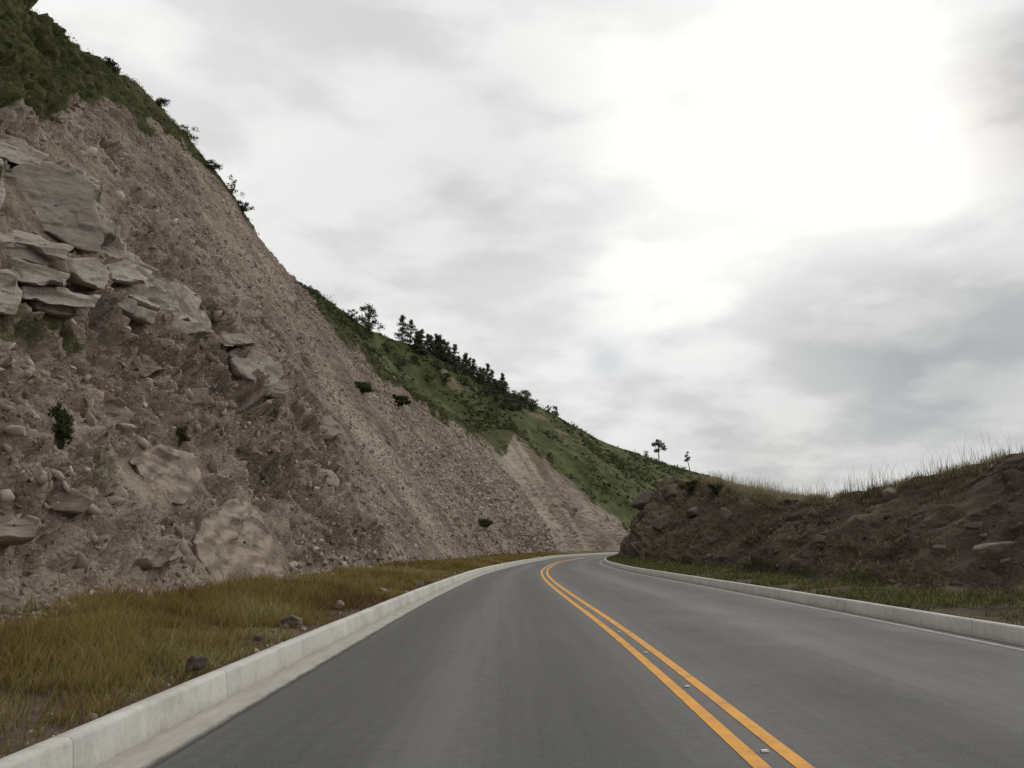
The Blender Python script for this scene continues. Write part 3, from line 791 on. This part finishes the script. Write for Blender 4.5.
# ------------------------------------------------------------------ foliage
def leaf_quads(P, size, g, droop=0.0):
    n = len(P)
    a = g.normal(size=(n, 3)); a /= np.linalg.norm(a, axis=1)[:, None]
    b = np.cross(a, g.normal(size=(n, 3))); b /= np.linalg.norm(b, axis=1)[:, None]
    s = size * g.uniform(.6, 1.4, n); s = s[:, None]
    V = np.stack([P - a * s, P - b * s * .5, P + a * s, P + b * s * .5], 1).reshape(-1, 3)
    return V, np.arange(n * 4).reshape(-1, 4)
def clump_pts(c, r, n, g):
    d = g.normal(size=(n, 3)); d /= np.linalg.norm(d, axis=1)[:, None]
    return np.array(c) + d * np.array(r) * (g.random(n) ** .6)[:, None]
def tube(path, rad, ns=6):
    path = np.array(path, float); V = []; Fc = []
    for k_, (p, r) in enumerate(zip(path, rad)):
        tg = path[min(k_ + 1, len(path) - 1)] - path[max(k_ - 1, 0)]; tg /= np.linalg.norm(tg)
        a = np.cross(tg, (0.3, 1, 0.1)); a /= np.linalg.norm(a); b = np.cross(tg, a)
        for s in range(ns):
            an = 2 * math.pi * s / ns; V.append(p + (a * math.cos(an) + b * math.sin(an)) * r)
    for k_ in range(len(path) - 1):
        for s in range(ns):
            Fc.append((k_ * ns + s, k_ * ns + (s + 1) % ns, (k_ + 1) * ns + (s + 1) % ns, (k_ + 1) * ns + s))
    return np.array(V), np.array(Fc)
def join(parts):
    V, Fc, o = [], [], 0
    for a, b in parts: V.append(a); Fc.append(b + o); o += len(a)
    return np.concatenate(V), np.concatenate(Fc)

def tree_proto(kind, seed, label):
    g = np.random.default_rng(seed)
    tubes, pts, tones = [], [], []
    if kind == 'pine':
        h = 7.0; lean = g.normal(0, .15, 2)
        tp = [(0, 0, -.5), (lean[0] * .3, lean[1] * .3, h * .4), (lean[0], lean[1], h * .97)]
        tubes.append(tube(tp, [.16, .11, .02]))
        for k_ in range(26):
            z = h * (.06 + .92 * k_ / 25); L = (1 - (z / h) ** 1.8) * 2.2 * g.uniform(.45, 1.3) + .15
            an = g.uniform(0, 6.28); e = (math.cos(an) * L, math.sin(an) * L, z + g.uniform(-.1, .6))
            tubes.append(tube([(0, 0, z - .2), e], [.05, .012], 4))
            for w in (.35, .7, 1.0):
                q_ = clump_pts((e[0] * w, e[1] * w, z + (e[2] - z) * w), (.6, .6, .45), 30, g); pts.append(q_); tones.append(np.full(30, g.uniform(.0, 1)))
        sz = .16
    elif kind == 'bushy':
        h = 6.0
        tubes.append(tube([(0, 0, -.5), (.1, 0, 1.5), (-.1, .1, 4)], [.22, .16, .06]))
        for k_ in range(26):
            an = g.uniform(0, 6.28); r = g.uniform(.3, 2.4); z = g.uniform(.6, h - abs(r) * .8)
            e = (math.cos(an) * r, math.sin(an) * r, z)
            tubes.append(tube([(0, 0, max(z - 1.6, .3)), e], [.07, .02], 4))
            rr = g.uniform(.5, 1.05); n = int(100 * rr)
            pts.append(clump_pts(e, (rr, rr, rr * .8), n, g)); tones.append(np.full(n, g.uniform(.0, 1)))
        sz = .175
    elif kind == 'lone':
        h = 7.0
        tubes.append(tube([(0, 0, -.5), (.15, 0, 2), (0, .1, 4.6)], [.22, .18, .1]))
        for k_ in range(16):
            an = g.uniform(0, 6.28); r = g.uniform(.3, 2.3); z = g.uniform(3.4, 7.0 - .4 * r)
            e = (math.cos(an) * r, math.sin(an) * r, z)
            tubes.append(tube([(0, .05, 3 + g.random()), e], [.06, .02], 4))
            pts.append(clump_pts(e, (.9, .9, .65), 60, g)); tones.append(np.full(60, g.uniform(0, 1)))
        sz = .24
    else:
        h = 6
        tubes.append(tube([(0, 0, -.4), (-.4, 0, 2.5), (-1.2, .1, 5.6)], [.16, .12, .05]))
        for k_ in range(10):
            w = g.uniform(.35, 1); b_ = np.array((-.4 - .8 * w, 0, 1.8 + 3.8 * w)); e = b_ + np.array((g.uniform(-1, 1), g.uniform(-1, 1), g.uniform(.1, .8)))
            tubes.append(tube([b_, e], [.04, .012], 4))
            pts.append(clump_pts(e, (.6, .6, .45), 30, g)); tones.append(np.full(30, g.uniform(0, 1)))
        sz = .24
    root = empty('tree' if kind != 'pine' else 'pine_tree', (0, 0, 0), label, 'tree')
    V, Fc = join(tubes); obj('trunk', mesh_np('trunk', V, Fc, None, True), M_bark, root)
    Pq = np.concatenate(pts); V, Fc = leaf_quads(Pq, sz, g)
    tn = np.clip(np.concatenate(tones) + g.normal(0, .15, len(Pq)), 0, 1)
    obj('crown', mesh_np('crown', V, Fc, {'tone': np.repeat(tn, 4)}), M_pine, root)
    return root
pro = {}
def plant(kind, seed, px, v_, s, label, group=None, sx=1.0):
    p = hill_at(px, v_); loc = (p[0], p[1], p[2] - .3)
    key = (kind, seed)
    rz = random.uniform(0, 6.28) if kind != 'lean' else 0
    if key not in pro:
        r = tree_proto(kind, seed, label); pro[key] = r
        r.location = loc; r.rotation_euler = (0, 0, rz); r.scale = (s * sx, s * sx, s)
        if group: r['group'] = group
    else: dup(pro[key], loc, rz, (s * sx, s * sx, s), label, group)
plant('bushy', 1, 369, .015, 1.3, 'dark bushy tree at the left end of the far green ridge')
plant('bushy', 2, 352, .03, .6, 'low dark tree just left of the bushy tree on the ridge')
plant('pine', 1, 402, .0, 1.1, 'tall dark pine at the left end of the ridge tree row')
plant('pine', 2, 410, .0, 1.0, 'tall dark pine second from the left end of the ridge tree row')
rowx = np.linspace(415, 505, 50)
for k_, x in enumerate(rowx):
    plant('pine' if k_ % 5 else 'bushy', 1 + k_ % (4 if k_ % 5 else 2), x + random.uniform(-1.5, 1.5), random.uniform(0, .06), random.uniform(.45, .95) * (1 if k_ % 5 else .8), 'dark tree in the close row descending the far green ridge', 'row of dark trees on the far ridge', 1.1)
for k_, (x, v_) in enumerate([(500, .05), (507, .09), (514, .07), (521, .06), (527, .04), (510, .13), (518, .12), (497, .11), (532, .07), (503, .16), (492, .08), (524, .10), (486, .11), (535, .05)]):
    plant('bushy', 1 + k_ % 2, x, v_, random.uniform(.6, .9), 'dark bushy tree in the dense patch at the lower end of the ridge row', 'dense patch of trees on the far hillside', 1.15)
for k_, (x, v_) in enumerate([(403, .12), (415, .10), (438, .13), (386, .08), (456, .12), (472, .15), (428, .17), (446, .18), (398, .16), (465, .20), (480, .17)]):
    plant('bushy', 1 + k_ % 2, x, v_, random.uniform(.35, .65), 'small dark tree scattered on the green slope below the ridge row', 'scattered trees below the ridge row', 1.15)
plant('bushy', 2, 556, .0, .7, 'small round tree on the ridge right of the dense tree patch')
plant('bushy', 1, 548, .015, .5, 'low tree just left of the small round ridge tree')
plant('lone', 5, 659, .0, 1.3, 'lone tree with bare trunk and round crown on the skyline')
plant('bushy', 2, 646, .0, .5, 'low shrubby tree beside the lone round crowned tree')
plant('lean', 6, 690, .0, 1.35, 'sparse leaning tree on the skyline right of the lone round crowned tree')

def shrub(p, w, h, seed, label, mat_=M_leaf, leaf=.12, n=420, spread=.24):
    g = np.random.default_rng(seed)
    root = empty('shrub', tuple(p), label, 'shrub')
    tb, pts, tn = [], [], []
    for k_ in range(16):
        e = np.array((g.normal(0, w * .24), g.normal(0, w * .24), h * g.uniform(.2, .95)))
        tb.append(tube([(0, 0, -.2), e * np.array((.5, .5, .55)), e], [.02, .014, .006], 4))
        pts.append(clump_pts(e, (w * spread, w * spread, h * .17), n // 16, g)); tn.append(np.full(n // 16, g.random()))
    V, Fc = join(tb); obj('stem', mesh_np('stem', V, Fc), M_bark, root)
    Pq = np.concatenate(pts); V, Fc = leaf_quads(Pq, leaf, g)
    obj('foliage', mesh_np('foliage', V, Fc, {'tone': np.repeat(np.clip(np.concatenate(tn) * .8 + g.normal(0, .15, len(Pq)), 0, 1), 4)}), mat_, root)
def skyline(px):
    for y in range(-30, 560, 1):
        h = cast(bvhS, px, y)
        if h[0] is not None: return h[0]
for k_, (x, w, h, lab) in enumerate([
  (232, 16, 17, 'thin loose shrub standing up from the near slope crest'),
  (243, 12, 9, 'low shrub on the crest just right of the thin loose shrub'),
  (214, 18, 8, 'rounded shrub on the crest left of the thin loose shrub'),
  (186, 20, 7, 'dark shrub on the upper crest above the scree'),
  (158, 18, 7, 'low shrub on the crest, second from the upper left'),
  (110, 18, 7, 'low shrub on the crest nearest the top left corner')]):
    p = skyline(x)
    if p is not None:
        d_ = (np.array(p) - CAM) @ FW
        shrub(np.array(p) - np.array((0, 0, .3)), w * d_ / F, h * d_ / F + .3, 60 + k_, lab, M_leaf, .09, 520 if k_ == 0 else 900, .17 if k_ == 0 else .26)
for k_, (x, y, w, h, lab, bv) in enumerate([
  (62, 446, 28, 40, 'dark green bush clinging to the left slope at the picture edge', bvhS),
  (180, 441, 14, 14, 'tiny green plant in the middle of the left slope', bvhS),
  (362, 394, 18, 12, 'small dark bush on the scree below the green hill', bvhS),
  (397, 406, 18, 10, 'low dark bush on the scree, right one of the two', bvhS),
  (484, 528, 12, 9, 'small dark bush on the far lower slope', bvhS),
  (656, 490, 18, 10, 'low bush on top of the dark rock mound, left one', bvhR),
  (690, 492, 22, 11, 'low bush on top of the dark rock mound, right of the left one', bvhR),
  (716, 494, 18, 9, 'low bush at the right end of the dark rock mound', bvhR)]):
    h_ = cast(bv, x, y)
    if h_[0] is not None:
        d_ = (np.array(h_[0]) - CAM) @ FW
        shrub(h_[0], w * d_ / F, h * d_ / F, 80 + k_, lab, M_hleaf if k_ in (0, 2, 3, 5, 7) else M_leaf, (2.0 if k_ < 5 else 1.3) * d_ / F, 1300 if k_ == 0 else 900)

def scrub(name, P, rad, nl, leaf, mat_, lab):
    g = np.random.default_rng(5); n = len(P)
    d = g.normal(size=(n, nl, 3)); d /= np.linalg.norm(d, axis=2)[..., None]; d[..., 2] = np.abs(d[..., 2]) * .8
    pts = (P[:, None, :] + d * (rad[:, None, None]) * (g.random((n, nl, 1)) ** .5)).reshape(-1, 3)
    V, Fc = leaf_quads(pts, np.repeat(leaf, nl), g)
    tn = np.clip(np.repeat(g.random(n), nl) * .8 + d[..., 2].ravel() * .25 + g.normal(0, .1, n * nl), 0, 1)
    tag(obj(name, mesh_np(name, V, Fc, {'tone': np.repeat(tn, 4)}), mat_), lab, 'scrub', kind='stuff')
N = 18000
yv = 25 + 110 * rng.random(N); i = np.clip(np.interp(yv, st, np.arange(n_ := slopeV.shape[0])), 0, n_ - 2.001); j = 120 + rng.random(N) * 200
vgp = veg2[i.astype(int), j.astype(int)]
P = pick(slopeV, i, j); kp = (vgp > .5) & (fbm(P * .3, 3, 12) + rng.normal(0, .06, N) > .46)
P = P[kp]
scrub('crest_scrub', P, rng.uniform(.15, .55, len(P)), 30, rng.uniform(.035, .08, len(P)), M_leaf, 'dark green scrub covering the top of the left hillside')
N = 18000
i = rng.random(N) * (nu - 2); j = nbk + rng.random(N) * (nvh * .6)
P = pick(hillV, i, j); kp = fbm(P * .05, 4, 71) + rng.normal(0, .07, N) > .45; P = P[kp]
scrub('hill_scrub', P, np.minimum(.42 * (1 + rng.pareto(2.0, len(P))), 2.4), 22, rng.uniform(.15, .30, len(P)), M_hleaf, 'green bushes and scrub over the far hillside')

# ------------------------------------------------------------------ grass
def blades(name, P, h, w, lean, tone, mat_, lab, cat='grass'):
    n = len(P); g = np.random.default_rng(3)
    an = g.uniform(0, 6.28, n); side = np.stack([np.cos(an), np.sin(an) * .5, 0 * an], 1)
    la_ = g.uniform(0, 6.28, n); ln = np.stack([np.cos(la_), np.sin(la_), 0 * an], 1) * (lean * h)[:, None]
    up = np.array([0, 0, 1.0])[None] * h[:, None]
    a = P - side * w[:, None]; b = P + side * w[:, None]; mid = P + up * .55 + ln * .3
    c1 = mid - side * w[:, None] * .8; c2 = mid + side * w[:, None] * .8; tip = P + up * g.uniform(.85, 1, n)[:, None] + ln
    V = np.stack([a, b, c1, c2, tip], 1).reshape(-1, 3)
    o = (np.arange(n) * 5)[:, None]
    Fc = np.concatenate([o + np.array([[0, 1, 3]]), o + np.array([[0, 3, 2]]), o + np.array([[2, 3, 4]])])
    tipa = np.tile(np.array([0, 0, .6, .6, 1.0]), n)
    return tag(obj(name, mesh_np(name, V, Fc, {'tone': np.repeat(tone, 5), 'tip': tipa}), mat_), lab, cat, kind='stuff')
N = 220000
y = 3.5 * np.exp(rng.random(N) * math.log(120 / 3.5))
l = .05 + rng.random(N) * (VW + .6)
Pq, T, NLq = frame(cl, y); xy = Pq + NLq * (l + KB)[:, None]
z = verge_z(l, xy[:, 1], xy[:, 0]); P = np.concatenate([xy, z[:, None]], 1)
pn = fbm(P * .9, 4, 44); pn2 = fbm(P * .35, 3, 45); pn3 = fbm(P * 2.2, 3, 46)
edge = 4.9 - 1.3 * sstep(20, 60, y)
keep = rng.random(N) < (.30 + .70 * sstep(.0, 1.0, l + (pn - .5) * 2.6)) * (.12 + .88 * sstep(.40, .56, pn * .6 + pn3 * .4)) * (1 - .94 * sstep(edge - 2.1, edge, l + (pn2 - .5) * 5))
P, y, l, pn, pn2 = P[keep], y[keep], l[keep], pn[keep], pn2[keep]
hgt = rng.uniform(.07, .28, len(P)) * (.45 + 1.1 * pn) * (.65 + .35 * sstep(0, 1.2, l)) * (1 + .9 * (rng.random(len(P)) < .10)) * (1 - .3 * sstep(25, 70, y))
tone = np.clip(pn2 * 1.7 - .40 + (pn - .5) * .9 + rng.normal(0, .16, len(P)) + .35 * (rng.random(len(P)) < .08), 0, 1)
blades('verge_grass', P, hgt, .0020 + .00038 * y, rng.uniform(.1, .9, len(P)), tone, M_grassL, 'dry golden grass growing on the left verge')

def bank_pts(N, y0, y1, j0, j1, pw=1.0):
    yv = y0 + (y1 - y0) * rng.random(N) ** pw
    i = np.clip(np.interp(yv, sr, np.arange(bankV.shape[0])), 0, bankV.shape[0] - 2.001); j = j0 + rng.random(N) * (j1 - j0)
    return pick(bankV, i, j), yv
ct = bank_nv + bank_nq
P, yv = bank_pts(30000, 14, 72, ct - 16, ct + 8)
kp = fbm(P * .8, 3, 61) + rng.normal(0, .06, len(P)) > .50; P, yv = P[kp], yv[kp]
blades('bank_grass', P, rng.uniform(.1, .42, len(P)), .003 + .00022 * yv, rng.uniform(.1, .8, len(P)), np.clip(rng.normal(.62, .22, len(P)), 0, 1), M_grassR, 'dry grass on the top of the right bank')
P, yv = bank_pts(6000, 14, 66, ct - 8, ct + 5)
kp = fbm(P * .5, 3, 62) + rng.normal(0, .06, len(P)) > .45; P, yv = P[kp], yv[kp]
blades('grass_stalks', P, rng.uniform(.4, 1.6, len(P)) * rng.uniform(.5, 1, len(P)), .0022 + .00013 * yv, rng.uniform(.05, .4, len(P)), np.clip(rng.normal(.82, .15, len(P)), 0, 1), M_grassR, 'tall thin dry stalks along the skyline of the right bank')
P, yv = bank_pts(46000, 9, 110, 1, 32, 1.3)
kp = fbm(P * .7, 4, 63) + rng.normal(0, .07, len(P)) > .48; P, yv = P[kp], yv[kp]
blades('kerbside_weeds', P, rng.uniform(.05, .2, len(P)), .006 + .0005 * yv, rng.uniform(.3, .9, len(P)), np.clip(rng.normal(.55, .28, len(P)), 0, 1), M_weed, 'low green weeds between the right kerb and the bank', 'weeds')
P, yv = bank_pts(14000, 12, 110, 32, ct - 12)
kp = fbm(P * .6, 4, 64) + rng.normal(0, .05, len(P)) > .56; P, yv = P[kp], yv[kp]
blades('bank_tufts', P, rng.uniform(.08, .3, len(P)), .006 + .0005 * yv, rng.uniform(.3, .9, len(P)), np.clip(rng.normal(.4, .22, len(P)), 0, 1), M_grassR, 'sparse tufts of plants on the dark face of the right bank', 'weeds')

# ------------------------------------------------------------------ sky and sun
az, el = math.radians(27), math.radians(30)
sd = Vector((math.sin(az) * math.cos(el), math.cos(az) * math.cos(el), math.sin(el)))
L = bpy.data.lights.new('sun', 'SUN'); L.energy = 1.0; L.angle = math.radians(22); L.color = (1, .955, .88)
so = bpy.data.objects.new('sun', L); COL.objects.link(so); so.rotation_euler = sd.to_track_quat('Z', 'Y').to_euler(); so.location = (60, 100, 120)

w = bpy.data.worlds.new('World'); scene.world = w; w.use_nodes = True
nt = w.node_tree; nn = nt.nodes; nn.clear()
def A(t_, **k_):
    x = nn.new(t_)
    for a, b in k_.items(): setattr(x, a, b)
    return x
def pt(s, v):
    if hasattr(v, 'is_linked'): nt.links.new(v, s)
    else: s.default_value = v
def MA(op, a, b=0.0, clamp=False):
    x = A('ShaderNodeMath', operation=op, use_clamp=clamp); pt(x.inputs[0], a); pt(x.inputs[1], b); return x.outputs[0]
tc = A('ShaderNodeTexCoord').outputs['Generated']
nv_ = A('ShaderNodeVectorMath', operation='NORMALIZE'); pt(nv_.inputs[0], tc); D = nv_.outputs[0]
sp = A('ShaderNodeSeparateXYZ'); pt(sp.inputs[0], D)
den = MA('ADD', MA('MAXIMUM', sp.outputs[2], 0.0), .36)
cb = A('ShaderNodeCombineXYZ'); pt(cb.inputs[0], MA('DIVIDE', sp.outputs[0], den)); pt(cb.inputs[1], MA('DIVIDE', sp.outputs[1], den)); pt(cb.inputs[2], MA('MULTIPLY', sp.outputs[2], 2.4))
def NZ(vec, sc, det, ro, dist=0.0, off=(0, 0, 0)):
    mp = A('ShaderNodeMapping'); pt(mp.inputs[0], vec); mp.inputs['Location'].default_value = off
    x = A('ShaderNodeTexNoise'); pt(x.inputs['Vector'], mp.outputs[0]); x.inputs['Scale'].default_value = sc; x.inputs['Detail'].default_value = det
    x.inputs['Roughness'].default_value = ro; x.inputs['Distortion'].default_value = dist; return x.outputs['Fac']
n1 = NZ(cb.outputs[0], 1.5, 4, .5, .2, (3.6, 5.2, 0)); n2 = NZ(cb.outputs[0], 3.6, 6, .52, .05, (7.7, 2.2, 1))
def lobe(px, py, wpx, amp):
    r = ray(px, py)
    dp = A('ShaderNodeVectorMath', operation='DOT_PRODUCT'); pt(dp.inputs[0], D); dp.inputs[1].default_value = tuple(r)
    k_ = 2 * (F / wpx) ** 2 / 2
    return MA('MULTIPLY', MA('EXPONENT', MA('MULTIPLY', MA('SUBTRACT', dp.outputs['Value'], 1.0), k_)), amp)
val = MA('ADD', .785, MA('MULTIPLY', MA('SUBTRACT', n1, .5), .34))
bl = A('ShaderNodeMapRange', interpolation_type='SMOOTHSTEP'); pt(bl.inputs[0], n2); bl.inputs[1].default_value = .38; bl.inputs[2].default_value = .62; bl.inputs[3].default_value = -.085; bl.inputs[4].default_value = .085
val = MA('ADD', val, bl.outputs[0])
for a in [(915, 165, 70, .34), (820, 70, 140, .22), (740, 230, 90, .14), (640, 270, 80, .12), (180, 70, 150, .06), (640, 20, 120, .10),
          (540, 125, 100, -.13), (330, 250, 100, -.06), (870, 325, 95, -.18), (640, 400, 70, -.10), (1026, 92, 50, -.46), (1010, 310, 100, -.20), (730, 458, 60, -.08)]:
    val = MA('ADD', val, lobe(*a))
val = MA('MINIMUM', MA('MAXIMUM', val, .40), 1.06)
rp = A('ShaderNodeValToRGB'); pt(rp.inputs[0], val)
e = rp.color_ramp.elements; e[0].position = .35; e[0].color = (.37, .388, .41, 1); e[1].position = 1; e[1].color = (1, 1, .985, 1)
e2 = e.new(.62); e2.color = (.60, .606, .606, 1)
sky = A('ShaderNodeTexSky', sky_type='NISHITA'); sky.sun_disc = False; sky.sun_elevation = el; sky.sun_rotation = az
b1 = A('ShaderNodeBackground'); pt(b1.inputs[0], sky.outputs[0]); b1.inputs[1].default_value = .06
b2 = A('ShaderNodeBackground'); pt(b2.inputs[0], rp.outputs[0]); b2.inputs[1].default_value = 1.0
gap = MA('ADD', lobe(998, 112, 36, .7), lobe(608, 362, 13, 1.2)); gap = MA('ADD', gap, lobe(785, 445, 26, .6))
gap = MA('MULTIPLY', gap, MA('MULTIPLY', MA('SUBTRACT', n2, .36), 4.5, True), True)
mx = A('ShaderNodeMixShader'); pt(mx.inputs[0], MA('MULTIPLY', gap, .5)); nt.links.new(b2.outputs[0], mx.inputs[1]); nt.links.new(b1.outputs[0], mx.inputs[2])
wo = A('ShaderNodeOutputWorld'); nt.links.new(mx.outputs[0], wo.inputs[0])
print('H range', H.min(), H.max(), HR.min(), HR.max())
